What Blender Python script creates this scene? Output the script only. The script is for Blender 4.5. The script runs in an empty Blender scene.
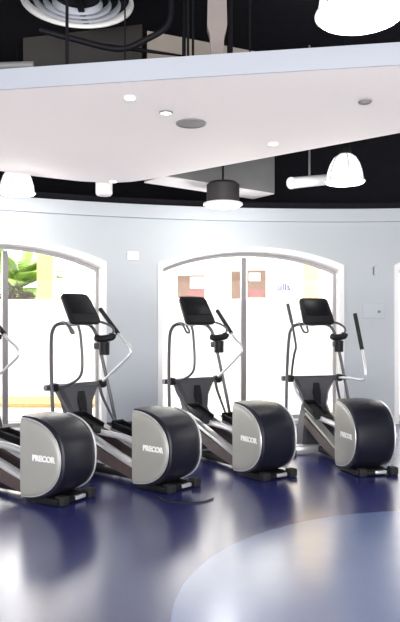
import bpy, bmesh, math, random
from mathutils import Vector, Matrix
random.seed(4)
C = bpy.context.scene
PI = math.pi
# ------------------------------------------------------------------ camera, world, light, exposure
EYE = 1.29
cd = bpy.data.cameras.new('camera'); cam = bpy.data.objects.new('camera', cd); C.collection.objects.link(cam)
cam.location = (0, 0, EYE); cam.rotation_euler = (PI/2, 0, 0)
cd.lens = 36*672/622; cd.sensor_width = 36; cd.shift_y = 17/622; cd.clip_end = 200
C.camera = cam
C.view_settings.view_transform = 'Standard'; C.view_settings.look = 'None'
C.view_settings.gamma = 1; C.view_settings.use_curve_mapping = False
C.view_settings.exposure = 0.65
w = bpy.data.worlds.new('overcast_sky'); C.world = w; w.use_nodes = True
bg = w.node_tree.nodes['Background']; bg.inputs[0].default_value = (1, 0.985, 0.95, 1); bg.inputs[1].default_value = 6.5
def area(name, loc, rot, sx, sy, power, col=(1, 1, 1)):
    l = bpy.data.lights.new(name, 'AREA'); l.shape = 'RECTANGLE'; l.size = sx; l.size_y = sy
    l.energy = power; l.color = col
    o = bpy.data.objects.new(name, l); C.collection.objects.link(o); o.location = loc; o.rotation_euler = rot
    return o
# added fill light behind the camera, standing in for daylight from the rear
area('rear_fill', (0, -3.6, 1.6), (PI/2+0.15, 0, 0), 11, 2.6, 520, (0.96, 0.975, 1.0))
# added warm uplight to brighten the raft underside, standing in for floor bounce
area('uplight_fill', (0, -1.9, 0.25), (PI-0.45, 0, 0), 12, 2.6, 520, (1.0, 0.93, 0.87))

# ------------------------------------------------------------------ materials
def mat(name, col, rough=0.5, metal=0.0, var=0.06, scale=8, bump=0.0, coat=0.0, emit=None, estr=0, spec=0.5, bscale=60):
    m = bpy.data.materials.new(name); m.use_nodes = True
    nt = m.node_tree; b = nt.nodes['Principled BSDF']
    tc = nt.nodes.new('ShaderNodeTexCoord')
    n = nt.nodes.new('ShaderNodeTexNoise'); n.inputs['Scale'].default_value = scale; n.inputs['Detail'].default_value = 3
    nt.links.new(tc.outputs['Object'], n.inputs['Vector'])
    mx = nt.nodes.new('ShaderNodeMix'); mx.data_type = 'RGBA'
    c0 = [max(0, c*(1-var)) for c in col]; c1 = [min(1, c*(1+var)) for c in col]
    mx.inputs[6].default_value = (*c0, 1); mx.inputs[7].default_value = (*c1, 1)
    nt.links.new(n.outputs['Fac'], mx.inputs[0]); nt.links.new(mx.outputs[2], b.inputs['Base Color'])
    b.inputs['Roughness'].default_value = rough; b.inputs['Metallic'].default_value = metal
    b.inputs['Coat Weight'].default_value = coat; b.inputs['Specular IOR Level'].default_value = spec
    if emit:
        b.inputs['Emission Color'].default_value = (*emit, 1); b.inputs['Emission Strength'].default_value = estr
    if bump:
        n2 = nt.nodes.new('ShaderNodeTexNoise'); n2.inputs['Scale'].default_value = bscale
        nt.links.new(tc.outputs['Object'], n2.inputs['Vector'])
        bp = nt.nodes.new('ShaderNodeBump'); bp.inputs['Strength'].default_value = bump; bp.inputs['Distance'].default_value = 0.01
        nt.links.new(n2.outputs['Fac'], bp.inputs['Height']); nt.links.new(bp.outputs['Normal'], b.inputs['Normal'])
    return m
M = {
 'wall': mat('wall_paint', (0.52, 0.55, 0.565), 0.75, var=0.03, scale=1.2, bump=0.05),
 'ledge': mat('ledge_paint', (0.54, 0.57, 0.59), 0.7, var=0.02, scale=2),
 'trimwhite': mat('white_trim_paint', (0.88, 0.87, 0.85), 0.5, var=0.02),
 'black': mat('black_ceiling_paint', (0.014, 0.013, 0.017), 0.9, var=0.2, spec=0.1),
 'pipe': mat('black_pipe_paint', (0.006, 0.006, 0.009), 0.6, spec=0.2),
 'slab': mat('cream_plaster', (0.95, 0.89, 0.85), 0.8, var=0.015, scale=1),
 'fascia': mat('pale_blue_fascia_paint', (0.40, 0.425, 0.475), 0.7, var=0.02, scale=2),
 'post2': mat('dark_brown_lamp_paint', (0.03, 0.026, 0.025), 0.6),
 'post': mat('taupe_post_paint', (0.26, 0.22, 0.205), 0.6, var=0.15, scale=6),
 'beige': mat('beige_duct_paint', (0.42, 0.37, 0.32), 0.7, var=0.08, scale=3),
 'umber': mat('dull_duct_metal', (0.045, 0.041, 0.038), 0.7, var=0.2, scale=3),
 'greyduct': mat('grey_duct_metal', (0.20, 0.20, 0.20), 0.5, var=0.15, scale=4),
 'frame': mat('pale_grey_frame_paint', (0.42, 0.40, 0.39), 0.5),
 'mullion': mat('grey_aluminium', (0.22, 0.205, 0.205), 0.45, var=0.05),
 'base': mat('dark_baseboard', (0.03, 0.03, 0.045), 0.5),
 'panel': mat('pewter_plastic', (0.37, 0.365, 0.335), 0.38, 0.25, var=0.04),
 'shell': mat('charcoal_plastic', (0.008, 0.008, 0.016), 0.40, spec=0.35, var=0.2, scale=5, bump=0.05, bscale=200),
 'blackp': mat('black_plastic', (0.008, 0.008, 0.010), 0.5, var=0.2, spec=0.2),
 'rubber': mat('black_rubber', (0.01, 0.01, 0.012), 0.8, var=0.2),
 'silver': mat('silver_paint', (0.62, 0.62, 0.63), 0.3, 0.5, var=0.04),
 'steel': mat('gunmetal_tube', (0.085, 0.085, 0.095), 0.38, 0.4, var=0.08),
 'shroud': mat('dark_grey_plastic', (0.05, 0.05, 0.058), 0.45, var=0.1),
 'brown': mat('reddish_brown_plastic', (0.07, 0.046, 0.045), 0.5, var=0.2, scale=14),
 'screen': mat('dark_screen', (0.006, 0.006, 0.008), 0.4, var=0.1, spec=0.15),
 'logo': mat('white_lettering', (0.85, 0.84, 0.82), 0.5, var=0.02),
 'white': mat('white_enamel', (0.86, 0.86, 0.85), 0.4, var=0.02),
 'lamp': mat('lit_opal_shade', (0.9, 0.9, 0.9), 0.4, emit=(1, 0.98, 0.98), estr=0.45),
 'bulb': mat('lit_lamp_lens', (0.9, 0.9, 0.9), 0.4, emit=(1, 0.99, 1.0), estr=5),
 'spot': mat('lit_downlight_lens', (0.9, 0.9, 0.9), 0.4, emit=(1, 0.98, 0.95), estr=2.5),
 'dim': mat('unlit_downlight_lens', (0.30, 0.28, 0.27), 0.5),
 'grille': mat('grey_speaker_grille', (0.22, 0.20, 0.20), 0.6, var=0.3, scale=120),
 'ochre': mat('yellow_plaster', (0.80, 0.55, 0.16), 0.8, var=0.05, scale=3),
 'facade': mat('white_render', (0.92, 0.91, 0.88), 0.85, var=0.02, scale=2),
 'ground': mat('pale_paving', (0.86, 0.82, 0.76), 0.85, var=0.05, scale=2),
 'sand': mat('orange_gravel', (0.62, 0.38, 0.16), 0.9, var=0.25, scale=20),
 'leaf': mat('palm_green', (0.11, 0.20, 0.02), 0.6, var=0.35, scale=6),
 'trunk': mat('palm_bark', (0.06, 0.04, 0.025), 0.9, var=0.4, scale=25, bump=0.5),
 'bush': mat('russet_foliage', (0.055, 0.035, 0.022), 0.8, var=0.5, scale=12),
 'pinkb': mat('faded_pink_print', (0.17, 0.07, 0.07), 0.7, var=0.3, scale=9),
 'tanb': mat('tan_print', (0.12, 0.075, 0.055), 0.7, var=0.3, scale=7),
 'purple': mat('lilac_lettering', (0.07, 0.05, 0.17), 0.7),
}
# glass: clear pane with a weak reflection
g = bpy.data.materials.new('window_glass'); g.use_nodes = True; nt = g.node_tree; nt.nodes.clear()
out = nt.nodes.new('ShaderNodeOutputMaterial'); tr = nt.nodes.new('ShaderNodeBsdfTransparent'); gl = nt.nodes.new('ShaderNodeBsdfGlossy')
gl.inputs['Roughness'].default_value = 0.03; mx = nt.nodes.new('ShaderNodeMixShader'); lw = nt.nodes.new('ShaderNodeFresnel'); lw.inputs[0].default_value = 1.25
nt.links.new(lw.outputs[0], mx.inputs[0]); nt.links.new(tr.outputs[0], mx.inputs[1]); nt.links.new(gl.outputs[0], mx.inputs[2]); nt.links.new(mx.outputs[0], out.inputs[0])
M['glass'] = g
# floor: polished vinyl, deep blue with a lighter round inlay
f = bpy.data.materials.new('polished_blue_vinyl'); f.use_nodes = True; nt = f.node_tree; b = nt.nodes['Principled BSDF']
tc = nt.nodes.new('ShaderNodeTexCoord')
sub = nt.nodes.new('ShaderNodeVectorMath'); sub.operation = 'DISTANCE'; sub.inputs[1].default_value = (1.66, 2.97, 0)
nt.links.new(tc.outputs['Object'], sub.inputs[0])
lt = nt.nodes.new('ShaderNodeMath'); lt.operation = 'LESS_THAN'; lt.inputs[1].default_value = 1.79
nt.links.new(sub.outputs['Value'], lt.inputs[0])
n = nt.nodes.new('ShaderNodeTexNoise'); n.inputs['Scale'].default_value = 2.5; n.inputs['Detail'].default_value = 6
nt.links.new(tc.outputs['Object'], n.inputs['Vector'])
c1 = nt.nodes.new('ShaderNodeMix'); c1.data_type = 'RGBA'; c1.inputs[6].default_value = (0.022, 0.026, 0.13, 1); c1.inputs[7].default_value = (0.034, 0.038, 0.19, 1)
c2 = nt.nodes.new('ShaderNodeMix'); c2.data_type = 'RGBA'; c2.inputs[6].default_value = (0.12, 0.17, 0.36, 1); c2.inputs[7].default_value = (0.16, 0.22, 0.43, 1)
c3 = nt.nodes.new('ShaderNodeMix'); c3.data_type = 'RGBA'
nt.links.new(n.outputs['Fac'], c1.inputs[0]); nt.links.new(n.outputs['Fac'], c2.inputs[0])
nt.links.new(lt.outputs[0], c3.inputs[0]); nt.links.new(c1.outputs[2], c3.inputs[6]); nt.links.new(c2.outputs[2], c3.inputs[7])
nt.links.new(c3.outputs[2], b.inputs['Base Color'])
b.inputs['Roughness'].default_value = 0.24; b.inputs['Specular IOR Level'].default_value = 0.9
b.inputs['IOR'].default_value = 1.8
M['floor'] = f

# ------------------------------------------------------------------ helpers
def obj(name, bm, m, parent=None, smooth=True, loc=None):
    me = bpy.data.meshes.new(name)
    bmesh.ops.recalc_face_normals(bm, faces=bm.faces)
    bm.to_mesh(me); bm.free()
    me.materials.append(M[m])
    if smooth:
        for p in me.polygons: p.use_smooth = True
        try: me.set_sharp_from_angle(angle=math.radians(38))
        except Exception: pass
    o = bpy.data.objects.new(name, me); C.collection.objects.link(o)
    if parent: o.parent = parent
    if loc: o.location = loc
    return o
def tag(o, label=None, cat=None, group=None, kind=None):
    if label: o['label'] = label
    if cat: o['category'] = cat
    if group: o['group'] = group
    if kind: o['kind'] = kind
    return o
def thing(name, label, cat, loc=(0, 0, 0), rz=0, group=None):
    o = bpy.data.objects.new(name, None); o.empty_display_size = 0.1; C.collection.objects.link(o)
    o.location = loc; o.rotation_euler = (0, 0, rz)
    return tag(o, label, cat, group)
def box(bm, c, s, rot=None, bev=0.0, seg=2):
    mtx = Matrix.Translation(Vector(c)) @ (rot.to_4x4() if rot else Matrix.Identity(4))
    r = bmesh.ops.create_cube(bm, size=1, matrix=mtx @ Matrix.Diagonal((s[0], s[1], s[2], 1)))
    if bev:
        es = {e for v in r['verts'] for e in v.link_edges}
        bmesh.ops.bevel(bm, geom=list(es), offset=bev, segments=seg, profile=0.5, affect='EDGES')
    return bm
def B(c, s, rot=None, bev=0.0, seg=2): return box(bmesh.new(), c, s, rot, bev, seg)
def smooth_path(pts, n=6):
    P = [Vector(p) for p in pts]
    if len(P) < 3: return P
    out = []
    for i in range(len(P)-1):
        p0 = P[i-1] if i else P[0]*2-P[1]; p1 = P[i]; p2 = P[i+1]; p3 = P[i+2] if i+2 < len(P) else P[-1]*2-P[-2]
        for k in range(n):
            t = k/n
            out.append(0.5*((2*p1)+(p2-p0)*t+(2*p0-5*p1+4*p2-p3)*t*t+(3*p1-p0-3*p2+p3)*t**3))
    out.append(P[-1]); return out
def tube(pts, r, sides=10, n=6, bm=None, smooth=True, closed=False, r2=None):
    bm = bm or bmesh.new()
    P = smooth_path(pts, n) if smooth else [Vector(p) for p in pts]
    rings = []; N = len(P)
    if closed: t0 = (P[1]-P[-1]).normalized()
    else: t0 = (P[1]-P[0]).normalized()
    up = Vector((0, 0, 1)) if abs(t0.z) < 0.9 else Vector((1, 0, 0))
    nrm = (up - t0*up.dot(t0)).normalized()
    for i, p in enumerate(P):
        if closed: t = (P[(i+1) % N]-P[i-1]).normalized()
        else: t = (P[min(i+1, N-1)]-P[max(i-1, 0)]).normalized()
        nrm = (nrm - t*nrm.dot(t)).normalized(); bi = t.cross(nrm)
        rr = r if r2 is None else r+(r2-r)*i/(N-1)
        rings.append([bm.verts.new(p+rr*(math.cos(a)*nrm+math.sin(a)*bi)) for a in (2*PI*k/sides for k in range(sides))])
    for i in range(N if closed else N-1):
        a, b2 = rings[i], rings[(i+1) % N]
        for k in range(sides): bm.faces.new((a[k], a[(k+1) % sides], b2[(k+1) % sides], b2[k]))
    if not closed: bm.faces.new(rings[0]); bm.faces.new(rings[-1][::-1])
    return bm
def lathe(prof, sides=40, bm=None, cap=True, c=(0, 0, 0)):
    bm = bm or bmesh.new(); rings = []
    for r, z in prof:
        rings.append([bm.verts.new((c[0]+r*math.cos(2*PI*k/sides), c[1]+r*math.sin(2*PI*k/sides), c[2]+z)) for k in range(sides)])
    for i in range(len(rings)-1):
        for k in range(sides): bm.faces.new((rings[i][k], rings[i][(k+1) % sides], rings[i+1][(k+1) % sides], rings[i+1][k]))
    if cap: bm.faces.new(rings[0]); bm.faces.new(rings[-1])
    return bm
def loft(sections, bm=None):
    bm = bm or bmesh.new(); R = [[bm.verts.new(p) for p in s] for s in sections]; n = len(R[0])
    for i in range(len(R)-1):
        for k in range(n): bm.faces.new((R[i][k], R[i][(k+1) % n], R[i+1][(k+1) % n], R[i+1][k]))
    bm.faces.new(R[0]); bm.faces.new(R[-1]); return bm
def prism(poly, z0, z1, bm=None):
    return loft([[(x, y, z0) for x, y in poly], [(x, y, z1) for x, y in poly]], bm)
def text_mesh(s, size, extrude, offset=0.0):
    cu = bpy.data.curves.new('lettering', 'FONT'); cu.body = s; cu.size = size; cu.extrude = extrude; cu.offset = offset
    cu.align_x = 'CENTER'; cu.align_y = 'CENTER'; cu.resolution_u = 3
    o = bpy.data.objects.new('lettering', cu); C.collection.objects.link(o)
    me = bpy.data.meshes.new_from_object(o.evaluated_get(bpy.context.evaluated_depsgraph_get()))
    bpy.data.objects.remove(o); bpy.data.curves.remove(cu)
    bm = bmesh.new(); bm.from_mesh(me); bpy.data.meshes.remove(me); return bm

# ------------------------------------------------------------------ structure
obj('floor', B((0, 2.75, -0.1), (16, 13.3, 0.2)), 'floor')
bpy.data.objects['floor']['kind'] = 'structure'
# the curved window wall: circle centre WC, radius WR; phi measured from +Y
WC = (1.8, -1.0); WR = 10.04; TH = 0.35; TOP = 2.86
def wp(phi, r, z): return (WC[0]+r*math.sin(phi), WC[1]+r*math.cos(phi), z)
HALF = 0.1195; WINS = [-0.7445, -0.428, -0.1115, 0.205, 0.5215]; SPR = 2.08; APX = 2.32; SILL = 0.05
PH0, PH1 = -0.90, 0.62
def arch(u): return SPR + (APX-SPR)*(math.sqrt(max(0, 1.45**2-u*u))-math.sqrt(1.45**2-1))/(1.45-math.sqrt(1.45**2-1))
def open_at(phi):
    for c in WINS:
        u = (phi-c)/HALF
        if -1 <= u <= 1: return u
    return None
bm = bmesh.new()
cuts = [PH0]
edges = sorted([c-HALF for c in WINS]+[c+HALF for c in WINS]+[PH0, PH1])
def span(a, b2, n): return [a+(b2-a)*i/n for i in range(n+1)]
for a, b2 in zip(edges[:-1], edges[1:]):
    mid = open_at((a+b2)/2)
    ps = span(a, b2, 24 if mid is not None else 8)
    cc = [c for c in WINS if abs((a+b2)/2-c) < HALF*0.5]
    for p, q in zip(ps[:-1], ps[1:]):
        if cc:
            zb, zq = arch((p-cc[0])/HALF), arch((q-cc[0])/HALF)
        else: zb = zq = 0
        P = [wp(p, WR, zb), wp(q, WR, zq), wp(q, WR, TOP), wp(p, WR, TOP), wp(p, WR+TH, zb), wp(q, WR+TH, zq), wp(q, WR+TH, TOP), wp(p, WR+TH, TOP)]
        V = [bm.verts.new(v) for v in P]
        for fc in ((0, 1, 2, 3), (4, 5, 6, 7), (3, 2, 6, 7), (0, 1, 5, 4)): bm.faces.new([V[i] for i in fc])
    for e in (a, b2):
        V = [bm.verts.new(v) for v in (wp(e, WR, 0), wp(e, WR+TH, 0), wp(e, WR+TH, SPR if cc or True else 0), wp(e, WR, SPR))]
        if e not in (PH0, PH1) and not cc: bm.faces.new(V)
    if cc:
        for p, q in zip(ps[:-1], ps[1:]):
            V = [bm.verts.new(v) for v in (wp(p, WR, 0), wp(q, WR, 0), wp(q, WR, SILL), wp(p, WR, SILL), wp(p, WR+TH, 0), wp(q, WR+TH, 0), wp(q, WR+TH, SILL), wp(p, WR+TH, SILL))]
            for fc in ((0, 1, 2, 3), (4, 5, 6, 7), (3, 2, 6, 7)): bm.faces.new([V[i] for i in fc])
bmesh.ops.remove_doubles(bm, verts=bm.verts, dist=1e-5)
loose = [v for v in bm.verts if not v.link_faces]; bmesh.ops.delete(bm, geom=loose, context='VERTS')
tag(obj('wall_back', bm, 'wall', smooth=False), kind='structure')
def arcbox(r0, r1, z0, z1, a=PH0, b2=PH1, n=60, bm=None):
    secs = [[wp(p, r0, z0), wp(p, r1, z0), wp(p, r1, z1), wp(p, r0, z1)] for p in span(a, b2, n)]
    return loft(secs, bm)
tag(obj('trim_1', arcbox(WR-0.07, WR-0.002, TOP-0.15, TOP+0.02), 'ledge'), kind='structure')
bm = bmesh.new()
for a, b2 in zip(edges[:-1], edges[1:]):
    if open_at((a+b2)/2) is None: arcbox(WR-0.018, WR-0.002, 0.002, 0.085, a+0.001, b2-0.001, 6, bm)
tag(obj('baseboard_back', bm, 'base'), kind='structure')
# windows
for i, c in enumerate(WINS):
    root = thing('window_%d' % (i+1), None, None, wp(c, WR+0.25, 0)); root['kind'] = 'structure'
    L = Vector(root.location)
    def loc(phi, r, z): return Vector(wp(phi, r, z))-L
    # white architrave on the wall face and lining of the reveal
    us = [c+HALF*u for u in span(-1, 1, 32)]
    bm = bmesh.new(); aw = 0.055/WR
    def outline(k, e):                       # k: index in path, e: outward widening
        if k == 0: return (c-HALF-e/WR, 0.003)
        if k == 34: return (c+HALF+e/WR, 0.003)
        u = -1+2*(k-1)/32
        return (c+u*(HALF+e/WR), arch(u)+e)
    secs = []
    for k in range(35):
        a0 = outline(k, 0.0); a1 = outline(k, 0.055)
        if k in (0,): a0 = (a0[0], 0.003)
        secs.append([loc(a0[0], WR-0.025, a0[1]), loc(a1[0], WR-0.025, a1[1]), loc(a1[0], WR-0.001, a1[1]), loc(a0[0], WR-0.001, a0[1])])
    obj('architrave', loft(secs), 'trimwhite', root, smooth=False)
    secs = []
    for k in range(35):
        a0 = outline(k, -0.012); a1 = outline(k, -0.001)
        secs.append([loc(a0[0], WR-0.02, max(a0[1], SILL)), loc(a1[0], WR-0.02, max(a1[1], SILL)), loc(a1[0], WR+TH-0.02, max(a1[1], SILL)), loc(a0[0], WR+TH-0.02, max(a0[1], SILL))])
    obj('reveal_lining', loft(secs), 'trimwhite', root, smooth=False)
    secs = []
    for k in range(35):
        a0 = outline(k, -0.05); a1 = outline(k, -0.013)
        secs.append([loc(a0[0], WR+0.22, max(a0[1], SILL)), loc(a1[0], WR+0.22, max(a1[1], SILL)), loc(a1[0], WR+0.28, max(a1[1], SILL)), loc(a0[0], WR+0.28, max(a0[1], SILL))])
    bm = loft(secs)
    secs = [[loc(p, WR+0.22, SILL), loc(p, WR+0.28, SILL), loc(p, WR+0.28, SILL+0.05), loc(p, WR+0.22, SILL+0.05)] for p in us]
    loft(secs, bm)
    obj('window_frame', bm, 'frame', root, smooth=False)
    mw = 0.032/WR; cm = c+(0.004 if i == 1 else -0.006)
    obj('mullion', loft([[loc(cm-mw, WR+0.20, z), loc(cm+mw, WR+0.20, z), loc(cm+mw, WR+0.30, z), loc(cm-mw, WR+0.30, z)] for z in (SILL+0.05, APX-0.07)]), 'mullion', root, smooth=False)
    bm = bmesh.new(); prev = None
    for p in us:
        u = (p-c)/HALF
        v = (bm.verts.new(loc(p, WR+0.25, SILL+0.02)), bm.verts.new(loc(p, WR+0.25, arch(u)-0.03)))
        if prev: bm.faces.new((prev[0], v[0], v[1], prev[1]))
        prev = v
    obj('glass_pane', bm, 'glass', root)
# roof slab over the window wall, black void wall and black ceiling
tag(obj('trim_2', arcbox(WR+TH-0.3, WR+1.75, TOP+0.005, TOP+0.12), 'black', smooth=False), kind='structure')
tag(obj('wall_upper', arcbox(WR+1.6, WR+1.75, TOP+0.125, 4.5), 'black', smooth=False), kind='structure')
tag(obj('ceiling', B((0, 4.2, 4.6), (18, 17, 0.2)), 'black', smooth=False), kind='structure')
tag(obj('wall_left', B((-7.1, 1.1, 2.25), (0.2, 10, 4.5)), 'wall', smooth=False), kind='structure')
tag(obj('wall_right', B((7.9, 1.5, 2.25), (0.2, 11, 4.5)), 'wall', smooth=False), kind='structure')
tag(obj('wall_front', B((0.4, -3.9, 2.25), (15.2, 0.2, 4.5)), 'wall', smooth=False), kind='structure')

# suspended ceiling raft
UZ = 3.0
front = [(-5.5, 5.50), (-1.44, 4.83), (0, 4.58), (1.3, 4.37), (3.4, 4.02)]
back = [(3.4, 4.62), (1.75, 5.89), (0.70, 6.72), (-0.50, 7.67), (-0.62, 7.75), (-0.80, 7.86), (-1.06, 7.92), (-1.4, 7.83), (-1.85, 7.58), (-2.18, 7.32), (-3.2, 6.85), (-5.5, 5.95)]
raft = thing('ceiling_raft', None, None, (0, 0, UZ)); raft['kind'] = 'structure'
raft.name = 'ceiling_suspended'
obj('soffit', prism(front+back, 0.0, 0.135), 'slab', raft, smooth=False)
bm = bmesh.new()
for (x0, y0), (x1, y1) in zip(front[:-1], front[1:]):
    loft([[(x0, y0-0.012, -0.002), (x0, y0-0.001, -0.002), (x0, y0-0.001, 0.145), (x0, y0-0.012, 0.145)], [(x1, y1-0.012, -0.002), (x1, y1-0.001, -0.002), (x1, y1-0.001, 0.145), (x1, y1-0.012, 0.145)]], bm)
obj('fascia', bm, 'fascia', raft, smooth=False)

def pix(x, y, z):      # a point read off the photograph at depth z (metres)
    return ((x-200)/672*z, z, EYE+(328-y)/672*z)

# ------------------------------------------------------------------ ellipticals
def dprof(ys, zs, n=30, e=2.5, y0=0.20, zc=0.338, L=0.42, H=0.308):
    pts = []
    for i in range(n+1):
        t = PI/2-PI*i/n
        pts.append((y0-L*ys*abs(math.cos(t))**(2/e), zc+H*zs*math.copysign(abs(math.sin(t))**(2/e), math.sin(t))))
    return pts
def elliptical(label, loc, deg, right, left):
    path4 = left is not LA
    r = thing('elliptical_trainer', label, 'elliptical trainer', loc, math.radians(deg), 'row of elliptical trainers facing the windows')
    # rear flywheel housing
    st = [(-0.190, .955, .955), (-0.180, .985, .985), (-0.12, 1, 1), (0.02, 1, 1.0), (0.11, .985, .985), (0.170, .955, .955), (0.200, .90, .91), (0.206, .87, .89)]
    secs = []
    for X, a, b2 in st:
        secs.append([(X, y, z) for y, z in dprof(a, b2)])
    h = obj('flywheel_housing', loft(secs), 'shell', r)
    for sx in (-1, 1):
        k = 0.93 if sx < 0 else 0.84
        secs = [[((sx*0.190+(0.016 if sx > 0 else 0))+sx*dx, y, z) for y, z in dprof(k*s*(0.97), k*s, y0=0.198, e=2.15)] for dx, s in ((-0.004, 1), (0.004, 1), (0.009, 0.985), (0.014, 0.9), (0.016, 0.75))]
        sp = obj('side_panel', loft(secs), 'panel', r)
        pr = [(-0.192 if sx < 0 else 0.207, y, z) for y, z in dprof(k*0.985, k*1.012, y0=0.198, e=2.15)]
        obj('panel_trim', tube(pr, 0.0045 if sx < 0 else 0.007, 6, smooth=False), 'silver', r)
        bm = text_mesh('PRECOR', 0.058, 0.002, 0.0026)
        # text lies in a YZ plane on the panel, readable from outside
        rot = Matrix(((0, 0, -1), (-1, 0, 0), (0, 1, 0))).to_4x4() if sx < 0 else Matrix(((0, 0, 1), (1, 0, 0), (0, 1, 0))).to_4x4()
        bm.transform(Matrix.Translation((-0.2085 if sx < 0 else 0.2245, -0.035, 0.345)) @ rot)
        obj('lettering', bm, 'logo', sp)
    obj('edge_strip', tube([(0.176, y, z) for y, z in dprof(.955, .962)[2:-3]], 0.008, 8, smooth=False), 'silver', r)
    # rear foot with rubber ends
    obj('rear_foot', B((0.05, -0.115, 0.026), (0.26, 0.05, 0.036), bev=0.008), 'blackp', r)
    obj('foot_clip', B((0.07, -0.135, 0.032), (0.11, 0.03, 0.030), bev=0.008), 'silver', r)
    for x in (-0.10, 0.20):
        obj('rubber_foot', B((x, -0.115, 0.036), (0.075, 0.085, 0.070), bev=0.014), 'rubber', r)
    obj('housing_base', B((0, 0.04, 0.03), (0.32, 0.32, 0.05), bev=0.01), 'blackp', r)
    # floor frame and front foot
    obj('floor_frame', B((0, 0.66, 0.055), (0.09, 1.05, 0.06), bev=0.008), 'blackp', r)
    obj('front_foot', B((0, 0.98, 0.052), (0.58, 0.12, 0.085), bev=0.018), 'silver', r)
    for x in (-0.31, 0.31): obj('rubber_foot', B((x, 0.98, 0.035), (0.06, 0.13, 0.07), bev=0.012), 'rubber', r)
    # ramp rails
    ang = math.atan2(0.24, 0.72)
    for x in (-0.13, 0.13):
        rr = Matrix.Rotation(ang, 3, 'X')
        obj('ramp_body', loft([[(x-0.045, .20, .06), (x+0.045, .20, .06), (x+0.045, .20, .15), (x-0.045, .20, .15)],
                               [(x-0.045, .60, .16), (x+0.045, .60, .16), (x+0.045, .60, .265), (x-0.045, .60, .265)],
                               [(x-0.045, .98, .30), (x+0.045, .98, .30), (x+0.045, .98, .385), (x-0.045, .98, .385)]]), 'brown', r)
        obj('ramp_rail', B((x, .59, .288), (0.085, 0.80, 0.032), rr, bev=0.008), 'panel' if path4 else 'silver', r)  # rightmost trainer's silver rails get a darker colour in place of shade
    # pedals on their arms, one forward, one back
    for x, y, z, t in ((-0.13, 0.80, 0.455, 0.30), (0.13, 0.58, 0.385, 0.20)):
        rr = Matrix.Rotation(t, 3, 'X')
        p = obj('pedal', B((x, y, z), (0.135, 0.34, 0.03), rr, bev=0.012), 'rubber', r)
        bm = bmesh.new()
        for dx in (-0.065, 0.065): box(bm, Vector((x, y, z))+rr @ Vector((dx, 0.03, 0.028)), (0.014, 0.26, 0.04), rr, 0.005)
        box(bm, Vector((x, y, z))+rr @ Vector((0, 0.165, 0.032)), (0.135, 0.016, 0.05), rr, 0.005)
        obj('pedal_rim', bm, 'blackp', p)
        obj('pedal_arm', tube([(x, 0.16, 0.33), (x, 0.35, z-0.07), (x, y, z-0.045), (x, y+0.22, z+0.01)], 0.026, 10), 'silver', r)
    # front tower shroud
    secs = []
    for z, hw, y0, y1 in ((0.05, .19, .97, 1.20), (0.22, .18, .97, 1.20), (0.38, .15, .99, 1.20), (0.50, .125, 1.04, 1.20), (0.62, .155, 1.07, 1.21), (0.71, .205, 1.08, 1.22), (0.765, .235, 1.08, 1.22)):
        c = 0.03
        secs.append([(-hw+c, y0, z), (hw-c, y0, z), (hw, y0+c, z), (hw, y1-c, z), (hw-c, y1, z), (-hw+c, y1, z), (-hw, y1-c, z), (-hw, y0+c, z)])
    obj('tower_shroud', loft(secs), 'shroud', r)
    obj('shroud_inlay', loft([[(-a, y, z), (a, y, z), (a, y+0.02, z), (-a, y+0.02, z)] for z, a, y in ((0.50, .03, 1.026), (0.62, .045, 1.057), (0.72, .03, 1.068))]), 'blackp', r)
    obj('pivot_bar', tube([(-0.36, 1.13, 0.765), (0.36, 1.13, 0.765)], 0.027, 12, smooth=False), 'steel', r)
    for sx in (-1, 1):
        obj('pivot_cap', B((sx*0.275, 1.12, 0.765), (0.07, 0.085, 0.075), bev=0.02), 'blackp', r)
        zz, yy = (0.47, 0.96) if sx < 0 else (0.41, 0.78)
        obj('swing_link', tube([(sx*0.245, 1.11, 0.75), (sx*0.235, 1.05, 0.64), (sx*0.16, yy, zz)], 0.016, 10, r2=0.011), 'silver' if path4 and sx < 0 else 'steel', r)
    # curved upright hoop
    obj('frame_hoop', tube([(-0.385, 0.95, 0.02), (-0.355, 1.02, 0.45), (-0.315, 1.10, 0.85), (-0.272, 1.16, 1.16), (-0.24, 1.18, 1.27), (-0.17, 1.19, 1.325), (0, 1.19, 1.33),
                            (0.17, 1.19, 1.325), (0.24, 1.18, 1.27), (0.272, 1.16, 1.16), (0.315, 1.10, 0.85), (0.355, 1.02, 0.45), (0.385, 0.95, 0.02)], 0.0165, 12), 'steel', r)
    for sx in (-1, 1):
        obj('hand_rail', tube([(sx*0.15, 1.18, 1.345), (sx*0.22, 1.06, 1.345), (sx*0.255, 0.95, 1.30), (sx*0.255, 0.93, 1.25), (sx*0.22, 0.97, 1.21), (sx*0.20, 1.04, 1.20)] if sx > 0 else [(-0.16, 1.18, 1.34), (-0.19, 1.08, 1.34), (-0.19, 1.02, 1.30), (-0.16, 1.02, 1.25), (-0.10, 1.06, 1.25), (-0.07, 1.16, 1.31)], 0.011, 10), 'steel', r)
    obj('sensor_grip', tube([(0.262, 0.945, 1.235), (0.25, 0.95, 1.205), (0.20, 1.03, 1.19), (0.19, 1.09, 1.20)], 0.034, 10), 'blackp', r)
    bm = lathe([(0.046, 0), (0.048, 0.01), (0.050, 0.12), (0.045, 0.12), (0.038, 0.02)], 20, c=(0.235, 1.03, 1.04))
    box(bm, (0.25, 1.11, 1.12), (0.05, 0.13, 0.06), None, 0.01)
    obj('bottle_holder', bm, 'blackp', r)
    # console
    t = math.radians(33); rr = Matrix.Rotation(-t, 3, 'X'); cc = Vector((0.012, 1.11, 1.465))
    bm = bmesh.new()
    secs = []
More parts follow.
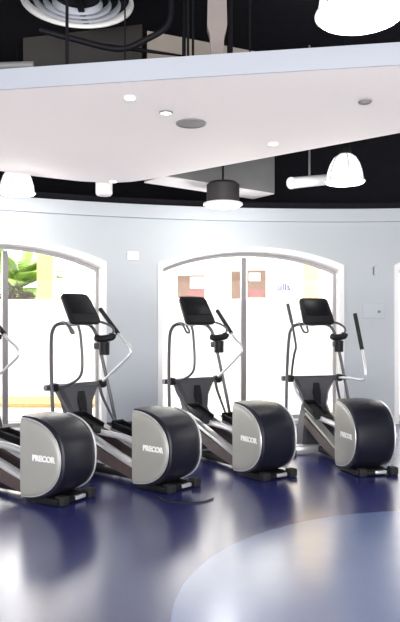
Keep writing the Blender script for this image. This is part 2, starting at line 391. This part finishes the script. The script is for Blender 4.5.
    for dy, s in ((-0.022, .94), (-0.012, 1.0), (0.012, 1.0), (0.03, .86), (0.038, .6)):
        pts = []
        for k in range(32):
            a = 2*PI*k/32; cx = math.copysign(abs(math.cos(a))**0.24, math.cos(a)); cz = math.copysign(abs(math.sin(a))**0.24, math.sin(a))
            pts.append(cc+rr @ Vector((cx*0.168*s*(1-0.06*cz), dy, cz*0.165*s)))
        secs.append(pts)
    con = obj('console', loft(secs), 'blackp', r)
    obj('screen', B(cc+rr @ Vector((0, -0.024, 0.03)), (0.26, 0.006, 0.19), rr, 0.002), 'screen', con)
    obj('console_tray', B((0, 1.10, 1.335), (0.25, 0.08, 0.028), Matrix.Rotation(0.25, 3, 'X'), bev=0.012), 'silver', r)
    obj('console_neck', tube([(0, 1.19, 1.31), (0, 1.18, 1.40)], 0.035, 12, smooth=False), 'steel', r)
    # moving handlebars: (rearward, up) offsets from the pivot
    for sx, path in ((1, right), (-1, left)):
        n = len(path); pts = []
        for i, (R, U) in enumerate(path):
            X = sx*(0.26+0.07*min(1, i/2)) if sx > 0 or path is L4 else -(0.26-0.08*min(1, i/2))
            pts.append((X, 1.12-R, 0.765+U))
        ha = obj('moving_handlebar', tube(pts, 0.0125, 10), 'steel' if sx < 0 else 'silver', r)
        a, b2 = Vector(pts[-2]), Vector(pts[-1])
        g0 = a.lerp(b2, 0.12); g1 = b2+(b2-a).normalized()*0.01
        if path is LA: continue
        if sx > 0: obj('grip', tube([g0, a.lerp(b2, .5), g1], 0.0205, 12), 'rubber', ha)
        else: obj('grip', tube([g0, a.lerp(b2, .5), g1], 0.0175, 12), 'steel', ha)
    return r
RA = [(0, 0), (.16, .13), (.32, .265), (.345, .31), (.32, .365), (.21, .44), (-.07, .70)]
LA = [(0, 0), (.14, .03), (.24, .10), (.275, .22), (.25, .46), (.22, .545)]
def rotp(p, d):
    c, s = math.cos(math.radians(d)), math.sin(math.radians(d)); return [(x*c+y*s, y*c-x*s) for x, y in p]
R4 = [(0, 0), (.22, .01), (.43, .005), (.475, .035), (.485, .10), (.44, .26), (.27, .66)]
L4 = [(0, 0), (.12, .14), (.26, .27), (.30, .33), (.27, .42), (.20, .56), (.08, .76)]
elliptical('elliptical trainer nearest the camera, its front cut off by the left photo edge', (-1.05, 5.03, 0), 59, RA, LA)
elliptical('grey and charcoal elliptical trainer between the two arched windows, console over the left one', (-0.26, 5.41, 0), 49.5, RA, LA)
elliptical('elliptical trainer whose console stands just left of the middle window mullion', (0.565, 5.83, 0), 33.5, RA, LA)
elliptical('rightmost elliptical trainer, its pale side panel narrowest and its charcoal rear facing the camera', (1.475, 5.98, 0), 14, R4, L4)
# power cord on the floor
tag(obj('power_cord', tube([(-0.33, 5.13, 0.010), (-0.25, 4.98, 0.007), (-0.12, 4.93, 0.007), (0.02, 4.96, 0.007), (0.10, 5.06, 0.007)], 0.006, 6), 'rubber'),
    'thin black power cord lying on the blue floor behind the second trainer', 'cord')

# ------------------------------------------------------------------ lamps
def pendant(label, x, y, z, R=0.21, power=12):
    r = thing('pendant_lamp', label, 'pendant lamp', (x, y, z), 0, 'white dome pendant lamps')
    H = R*1.5
    prof = [(R, 0), (R*0.985, H*0.12), (R*0.93, H*0.35), (R*0.80, H*0.62), (R*0.60, H*0.85), (R*0.34, H*0.98), (R*0.2, H)]
    obj('lamp_shade', lathe(prof, 48), 'lamp', r)
    bm = bmesh.new()
    tube([(R*1.03*math.cos(a), R*1.03*math.sin(a), 0.004) for a in (2*PI*k/48 for k in range(48))], R*0.04, 8, bm=bm, smooth=False, closed=True)
    obj('rim', bm, 'white', r)
    obj('lamp_lens', lathe([(R*0.985, -0.012), (R*0.98, -0.004)], 48), 'bulb', r)
    for k in range(6):
        a = PI/6+k*PI/3
        obj('rib', tube([(pr*1.012*math.cos(a), pr*1.012*math.sin(a), pz) for pr, pz in prof[:-1]], R*0.018, 6, smooth=False), 'mullion', r)
    obj('lamp_cap', lathe([(R*0.30, H-0.01), (R*0.33, H+0.03), (R*0.26, H+0.10), (R*0.12, H+0.13)], 24), 'blackp', r)
    obj('cord', tube([(0, 0, H+0.1), (0, 0, 4.49-z)], 0.006, 6, smooth=False), 'pipe', r)
    l = bpy.data.lights.new('lamp_glow', 'POINT'); l.energy = power; l.shadow_soft_size = R*0.8
    o = bpy.data.objects.new('lamp_glow', l); C.collection.objects.link(o); o.parent = r; o.location = (0, 0, -0.2)
    return r
x, y, z = pix(360, 15, 3.2); pendant('largest lit dome pendant lamp, hanging in front of the ceiling edge', x, y, z, 0.20, 10)
x, y, z = pix(345, 182, 7.0); pendant('small lit dome pendant lamp hanging in the dark gap beside the white tube', x, y, z, 0.195, 8)
x, y, z = pix(17, 193, 7.6); pendant('small lit dome pendant lamp over the left arched window', x, y, z, 0.195, 8)
# drum shaped lamp with dark body
x, y, z = pix(223, 206, 8.0)
r = thing('drum_lamp', 'dark drum shaped lamp with a flat lit disc below the grey duct', 'ceiling lamp', (x, y, z))
obj('lamp_body', lathe([(0.19, 0.02), (0.195, 0.03), (0.195, 0.25), (0.16, 0.28)], 40), 'post2', r)
obj('rim', lathe([(0.205, 0.0), (0.235, 0.012), (0.235, 0.03), (0.205, 0.04)], 40), 'white', r)
obj('lamp_lens', lathe([(0.20, -0.008), (0.20, 0.0)], 40), 'bulb', r)
l = bpy.data.lights.new('lamp_glow', 'POINT'); l.energy = 14; l.shadow_soft_size = 0.1
o = bpy.data.objects.new('lamp_glow', l); C.collection.objects.link(o); o.parent = r; o.location = (0, 0, -0.25)
obj('stem', tube([(0, 0, 0.27), (0, 0, 4.49-z)], 0.012, 8, smooth=False), 'pipe', r)
# little white cylinder spotlight
x, y, z = pix(104, 196, 8.05)
r = thing('cylinder_spotlight', 'small off white cylinder spotlight hanging behind the ceiling edge above the wall', 'spotlight', (x, y, z))
obj('lamp_body', lathe([(0.06, 0.0), (0.085, 0.006), (0.10, 0.03), (0.10, 0.17), (0.07, 0.185)], 28), 'slab', r)
obj('stem', tube([(0, 0, 0.17), (0, 0, 4.49-z)], 0.01, 8, smooth=False), 'pipe', r)
# white tube
a = Vector(pix(292, 183, 7.4)); b_ = Vector(pix(332, 179, 7.9))
r = thing('tube_light', 'white horizontal tube fixture hanging on a rod beside the lit dome lamp', 'tube light', tuple(a))
d = b_-a; bm = tube([Vector((0, 0, 0)), d*0.03, d*0.97, d], 0.062, 16, smooth=False)
obj('tube_body', bm, 'white', r)
e = d.normalized()
for p in (-0.008, 1.008): obj('end_cap', tube([d*p-e*0.012, d*p+e*0.012], 0.066, 16, smooth=False), 'white', r)
m_ = d*0.42; obj('hanging_rod', tube([m_, m_+Vector((0, 0, 4.49-a.z-m_.z))], 0.012, 8, smooth=False), 'greyduct', r)

# recessed fittings in the raft
def down(px, py, R, m, label, name='downlight', cat='downlight', ring='white'):
    zz = 672*(UZ-EYE)/(328-py); x = (px-200)/672*zz
    r = thing(name, label, cat, (x, zz, UZ), 0, 'small round fittings in the ceiling raft')
    obj('trim_ring', lathe([(R*0.86, -0.014), (R, -0.010), (R*1.02, -0.001), (R*0.84, -0.001)], 28, cap=False), ring, r)
    obj('lens', lathe([(R*0.87, -0.010), (R*0.87, -0.001)], 28), m, r)
down(130, 97, 0.044, 'spot', 'small lit white downlight, nearest the front edge of the ceiling raft')
down(166, 112, 0.052, 'spot', 'lit downlight with a grey ring next to the oval grille', ring='greyduct')
down(191, 123, 0.125, 'grille', 'wide grey round speaker grille in the underside of the ceiling raft', 'ceiling_speaker', 'speaker', 'greyduct')
down(365, 101, 0.05, 'dim', 'small unlit grey downlight at the right of the ceiling raft', ring='greyduct')
down(273, 143, 0.05, 'spot', 'small lit downlight above the grey duct near the back edge of the raft')
down(113, 181, 0.05, 'spot', 'faint small downlight at the rounded back tip of the ceiling raft')

# round air diffuser, rings and duct
cx, cy, cz = -0.98, 5.38, 3.89
r = thing('round_air_diffuser', 'round white ringed air diffuser hanging below the black ceiling', 'air diffuser', (cx, cy, cz))
for k, rr_ in enumerate((0.43, 0.345, 0.27, 0.20)):
    z0 = 0.0 if k == 0 else -0.005
    obj('cone_ring', lathe([(rr_, z0), (rr_-0.006, z0+0.004), (rr_-0.020, z0+0.05), (rr_-0.016, z0+0.05), (rr_, z0+0.008)], 56, cap=False), 'fascia' if k else 'white', r)
obj('outer_rim', tube([(0.437*math.cos(a), 0.437*math.sin(a), 0.004) for a in (2*PI*k/56 for k in range(56))], 0.012, 8, smooth=False, closed=True), 'white', r)
obj('plenum_box', lathe([(0.41, 0.055), (0.41, 0.25), (0.25, 0.32), (0.25, 0.59)], 48), 'pipe', r)
obj('cross_bar', B((0, 0, 0.03), (0.05, 0.80, 0.03)), 'pipe', r)

# ducts behind the raft
a = Vector((-0.42, 7.72)); b_ = Vector((0.97, 8.74)); d = (b_-a); nrm = Vector((-d.y, d.x)).normalized()
poly = [a-d*0.0, b_, b_+nrm*0.42, a+nrm*0.42]
r = thing('grey_air_duct', 'boxy grey air duct with a cream underside above the middle window', 'air duct', (a.x, a.y, 3.03))
pl = [(p.x-a.x, p.y-a.y) for p in poly]
obj('duct_body', prism(pl, 0.012, 0.56), 'greyduct', r, smooth=False)
obj('duct_underside', prism([(x*0.995, y*0.995) for x, y in pl], 0.0, 0.011), 'slab', r, smooth=False)
obj('duct_hanger', tube([(0.5, 0.65, 0.55), (0.5, 0.65, 1.46)], 0.012, 8, smooth=False), 'pipe', r)

# beige duct and rods above the raft
def slopebox(name, p0, p1, h, dep, m, label, cat):
    p0, p1 = Vector(p0), Vector(p1); o = Vector((0, dep, 0))
    secs = [[p-p0, p-p0+o, p-p0+o+Vector((0, 0, h)), p-p0+Vector((0, 0, h))] for p in (p0, p1)]
    ob = obj(name, loft(secs), m, None, smooth=False, loc=tuple(p0)); return tag(ob, label, cat)
slopebox('beige_air_duct', (-0.50, 6.35, 3.50), (0.79, 6.93, 3.50), 0.60, 0.5, 'beige', 'long beige air duct lying behind the front edge of the ceiling raft', 'air duct')
slopebox('dull_air_duct', (-1.75, 6.65, 3.50), (-0.55, 6.35, 3.50), 0.66, 0.5, 'umber', 'dull brown air duct below and behind the round ringed diffuser', 'air duct')
# cream tapered hanger post
x, _, z0 = pix(217, 55, 5.0)
r = thing('hanger_post', 'cream tapered post carrying the ceiling raft from the black ceiling', 'post', (x, 5.0, UZ+0.14))
obj('post_shaft', loft([[(-a, -b2, z), (a, -b2, z), (a, b2, z), (-a, b2, z)] for z, a, b2 in ((0, .042, .05), (.30, .052, .05), (.38, .074, .05), (.55, .070, .05), (1.35, .066, .05))]), 'post', r, smooth=False)
obj('foot_plate', B((0, 0, 0.006), (0.18, 0.14, 0.012)), 'post', r)
for i, (px, zz, rad, lab) in enumerate(((67, 4.87, 0.012, 'thin black hanger rod below the round diffuser'), (188, 5.1, 0.010, 'left one of two thin black hanger rods left of the cream post'), (193, 5.15, 0.010, 'right one of two thin black hanger rods left of the cream post'),
                           (230, 5.1, 0.022, 'thick black hanger rod right of the cream post'), (250, 5.2, 0.008, 'very thin black hanger rod in front of the beige duct end'), (125, 4.9, 0.006, 'thin black hanger rod right of the round diffuser'))):
    x = (px-200)/672*zz
    tag(obj('hanger_rod', tube([(0, 0, 0), (0, 0, 4.5-UZ-0.15)], rad, 8, smooth=False), 'pipe', loc=(x, zz, UZ+0.137)), lab, 'hanger rod', 'rods holding the ceiling raft')
pp = [pix(px, py, 5.45) for px, py in ((40, 30), (70, 38), (118, 49), (145, 40), (168, 24), (172, -8))]
tag(obj('flexible_pipe', tube(pp, 0.025, 10), 'pipe'), 'sagging black flexible pipe beside the round diffuser', 'pipe')
pp = [pix(px, py, 5.7) for px, py in ((90, 44), (140, 50), (184, 56))]; pp.append((pp[-1][0], 5.7, 4.5))
tag(obj('straight_pipe', tube(pp, 0.018, 10, smooth=False), 'pipe'), 'straight black pipe crossing in front of the beige duct', 'pipe')
pp = [pix(px, py, 5.2) for px, py in ((-30, 67), (5, 66), (34, 65))]
tag(obj('steel_conduit', tube(pp, 0.03, 10, smooth=False), 'greyduct'), 'short grey steel conduit on top of the raft at the left edge', 'pipe')

# ------------------------------------------------------------------ wall fittings
def on_wall(px, py):
    k = (px-200)/672; y = 8.8
    for _ in range(20): y = WC[1]+math.sqrt((WR)**2-(k*y-WC[0])**2)
    x = k*y; phi = math.asin((x-WC[0])/WR); return (x, y, EYE+(328-py)/672*y), -phi
def plate(name, px, py, w_, h_, m, label, cat, extra=None):
    (x, y, z), rz = on_wall(px, py)
    r = thing(name, label, cat, (x, y, z), rz)
    obj('cover_plate', B((0, -0.012, 0), (w_, 0.02, h_), bev=0.004), m, r)
    if extra: extra(r)
def two(r):
    for x in (-0.035, 0.035): obj('button', B((x, -0.026, 0.0), (0.05, 0.012, 0.075), bev=0.004), 'trimwhite', r)
plate('thermostat', 133, 256, 0.15, 0.11, 'trimwhite', 'small white twin thermostat on the wall between the two arched windows', 'thermostat', two)
plate('alarm_sounder', 376, 271, 0.05, 0.14, 'ledge', 'narrow pale wall box high on the wall right of the middle window', 'wall box', lambda r: obj('side_slot', B((-0.035, -0.012, 0), (0.018, 0.022, 0.11), bev=0.003), 'greyduct', r))
plate('switch_panel', 374, 311, 0.30, 0.20, 'ledge', 'pale square panel with one round grey knob right of the middle window', 'switch panel', lambda r: obj('knob', tube([(0.06, -0.02, -0.01), (0.06, -0.05, -0.01)], 0.018, 14, smooth=False), 'greyduct', r))

# ------------------------------------------------------------------ outside
tag(obj('outdoor_paving', B((0.5, 20.6, -0.15), (44, 22, 0.2), None), 'ground', smooth=False), kind='structure')
for o_ in [bpy.data.objects['outdoor_paving']]: o_.name = 'floor_outdoor'
tag(obj('gravel_bed', prism([(-6, 11.3), (-1.2, 11.3), (-1.2, 12.3), (-6, 12.6)], -0.05, 0.02), 'sand', smooth=False), 'strip of orange gravel outside the left arched window', 'gravel bed')
r = thing('garden_wall', 'low white rendered garden wall outside the windows, in front of palm and boards', 'wall', (0, 13.2, -0.05))
obj('wall_body', B((0, 0, 0.92), (20.0, 0.2, 1.84)), 'facade', r, smooth=False)
obj('coping', B((0, 0, 1.87), (20.0, 0.26, 0.06)), 'facade', r, smooth=False)
tag(obj('yellow_pillar', B((0, 0, 2.6), (0.34, 0.34, 5.3), bev=0.02), 'ochre', loc=(-3.31, 14.5, -0.05)), 'yellow rendered pillar seen through the left arched window', 'pillar')
# facade with boards seen through the middle window
tag(obj('pale_building', B((2.6, 0.2, 3.0), (7.2, 0.4, 6.0)), 'facade', loc=(0.8, 16.2, -0.05), smooth=False), 'white building facade outside carrying the printed boards', 'building')
tag(obj('yellow_pilaster', B((0, 0, 2.9), (0.34, 0.16, 5.7), bev=0.01), 'ochre', loc=(2.66, 16.09, -0.05)), 'yellow pilaster on the white facade through the middle window', 'pilaster')
def board(px0, px1, py0, py1, m, label, zz=15.0, inner=None):
    x0, _, zt = pix(px0, py0, zz); x1, _, zb = pix(px1, py1, zz)
    W, H = x1-x0, zt-zb
    r = thing('printed_board', label, 'printed board', ((x0+x1)/2, zz, -0.05), 0, 'printed boards outside the middle window')
    zc = (zt+zb)/2+0.05
    obj('board_face', B((0, 0, zc), (W, 0.03, H), bev=0.006), m, r)
    for s in (-1, 1): obj('post', B((s*W*0.42, 0.035, zc/2+0.1), (0.03, 0.03, zc+0.2)), 'facade', r)
    if inner: inner(r, W, H, zc)
    return r
def in1(r, W, H, zc):
    obj('print_patch', B((W*0.22, -0.02, zc+H*0.16), (W*0.5, 0.012, H*0.5)), 'facade', r)
    obj('print_patch', B((W*0.16, -0.02, zc-H*0.28), (W*0.6, 0.012, H*0.28)), 'pinkb', r)
    obj('board_edge', B((W*0.49, -0.02, zc+H*0.05), (0.025, 0.02, H*0.85)), 'mullion', r)
board(177, 205, 275, 298, 'tanb', 'tan and pink printed board with a white patch, left of the grey mullion', inner=in1)
board(231, 242, 271, 299, 'tanb', 'narrow tan printed board directly left of the grey mullion')
def in3(r, W, H, zc):
    obj('print_patch', B((-W*0.1, -0.02, zc+H*0.25), (W*0.6, 0.012, H*0.28)), 'facade', r)
    obj('print_patch', B((0, -0.02, zc-H*0.32), (W*0.9, 0.012, H*0.3)), 'pinkb', r)
board(247, 266, 270, 298, 'tanb', 'tan printed board with a red lower strip right of the grey mullion', inner=in3)
x, _, z = pix(284, 287, 16.15)
bm = text_mesh('ulls', 0.25, 0.01, 0.006); bm.transform(Matrix.Translation((0, 0, 0)) @ Matrix.Rotation(PI/2, 4, 'X'))
tag(obj('wall_lettering', bm, 'purple', loc=(x, 16.18, z)), 'faint lilac lettering on the white facade between printed board and yellow pilaster', 'lettering')
# palm
r = thing('palm_tree', 'green palm tree beyond the garden wall in the left arched window', 'palm tree', (-4.55, 16.75, -0.05))
bm = bmesh.new(); prof = []
for i in range(26): prof.append((0.17+0.02*(i % 2)-0.002*i, i*0.092))
obj('trunk', lathe(prof, 14, bm), 'trunk', r)
random.seed(11)
for k in range(26):
    az = 2*PI*k/26+random.uniform(-.1, .1); el = random.uniform(0.15, 1.25); Lf = random.uniform(1.3, 1.8)
    bm = bmesh.new(); spine = []
    for i in range(13):
        t = i/12; hr = Lf*t*math.cos(el)*(1.0); vz = Lf*t*math.sin(el)-0.75*Lf*t*t*math.cos(el)*0.8
        spine.append(Vector((hr*math.cos(az), hr*math.sin(az), 2.3+vz)))
    tube(spine, 0.014, 5, bm=bm, smooth=False, r2=0.004)
    side = Vector((-math.sin(az), math.cos(az), 0))
    for i in range(1, 12):
        p = spine[i]; tdir = (spine[i+1]-spine[i]).normalized(); ll = 0.42*math.sin(PI*(i/12*0.85+0.12))
        for s in (-1, 1):
            for j in (0, 0.5):
                q = p+tdir*(0.06*j*2); tip = q+side*s*ll+tdir*ll*0.55+Vector((0, 0, -ll*0.25)); wd = tdir*0.045; th = Vector((0, 0, 0.003))
                V = [bm.verts.new(v) for v in (q-wd, q+wd, tip)]; V2 = [bm.verts.new(v+th) for v in (q-wd, q+wd, tip)]
                bm.faces.new(V); bm.faces.new(V2[::-1])
                for a_ in range(3): bm.faces.new((V[a_], V[(a_+1) % 3], V2[(a_+1) % 3], V2[a_]))
    obj('frond', bm, 'leaf', r, smooth=False)
# russet shrub at the wall
r = thing('russet_shrub', 'low russet shrub showing above the garden wall in front of the palm', 'shrub', (-3.85, 13.72, -0.05))
obj('stem', tube([(0, 0, 0), (0.02, 0, 1.0), (0, 0.02, 1.95)], 0.05, 8), 'trunk', r)
bm = bmesh.new(); random.seed(3)
for k in range(420):
    a_ = random.uniform(0, 2*PI); rad = 0.50*math.sqrt(random.random()); zz = 1.75+0.62*random.random()*(1-0.75*rad/0.55)
    c = Vector((rad*math.cos(a_)*1.15, rad*math.sin(a_)*0.45, zz)); d1 = Vector((random.gauss(0, 1), random.gauss(0, 1), random.gauss(0, 1))).normalized(); d2 = d1.cross(Vector((0.3, 0.5, 0.8))).normalized()
    s = random.uniform(0.05, 0.10); V = [bm.verts.new(v) for v in (c-d1*s, c+d2*s*0.4, c+d1*s, c-d2*s*0.4)]; bm.faces.new(V)
obj('foliage', bm, 'bush', r, smooth=False)
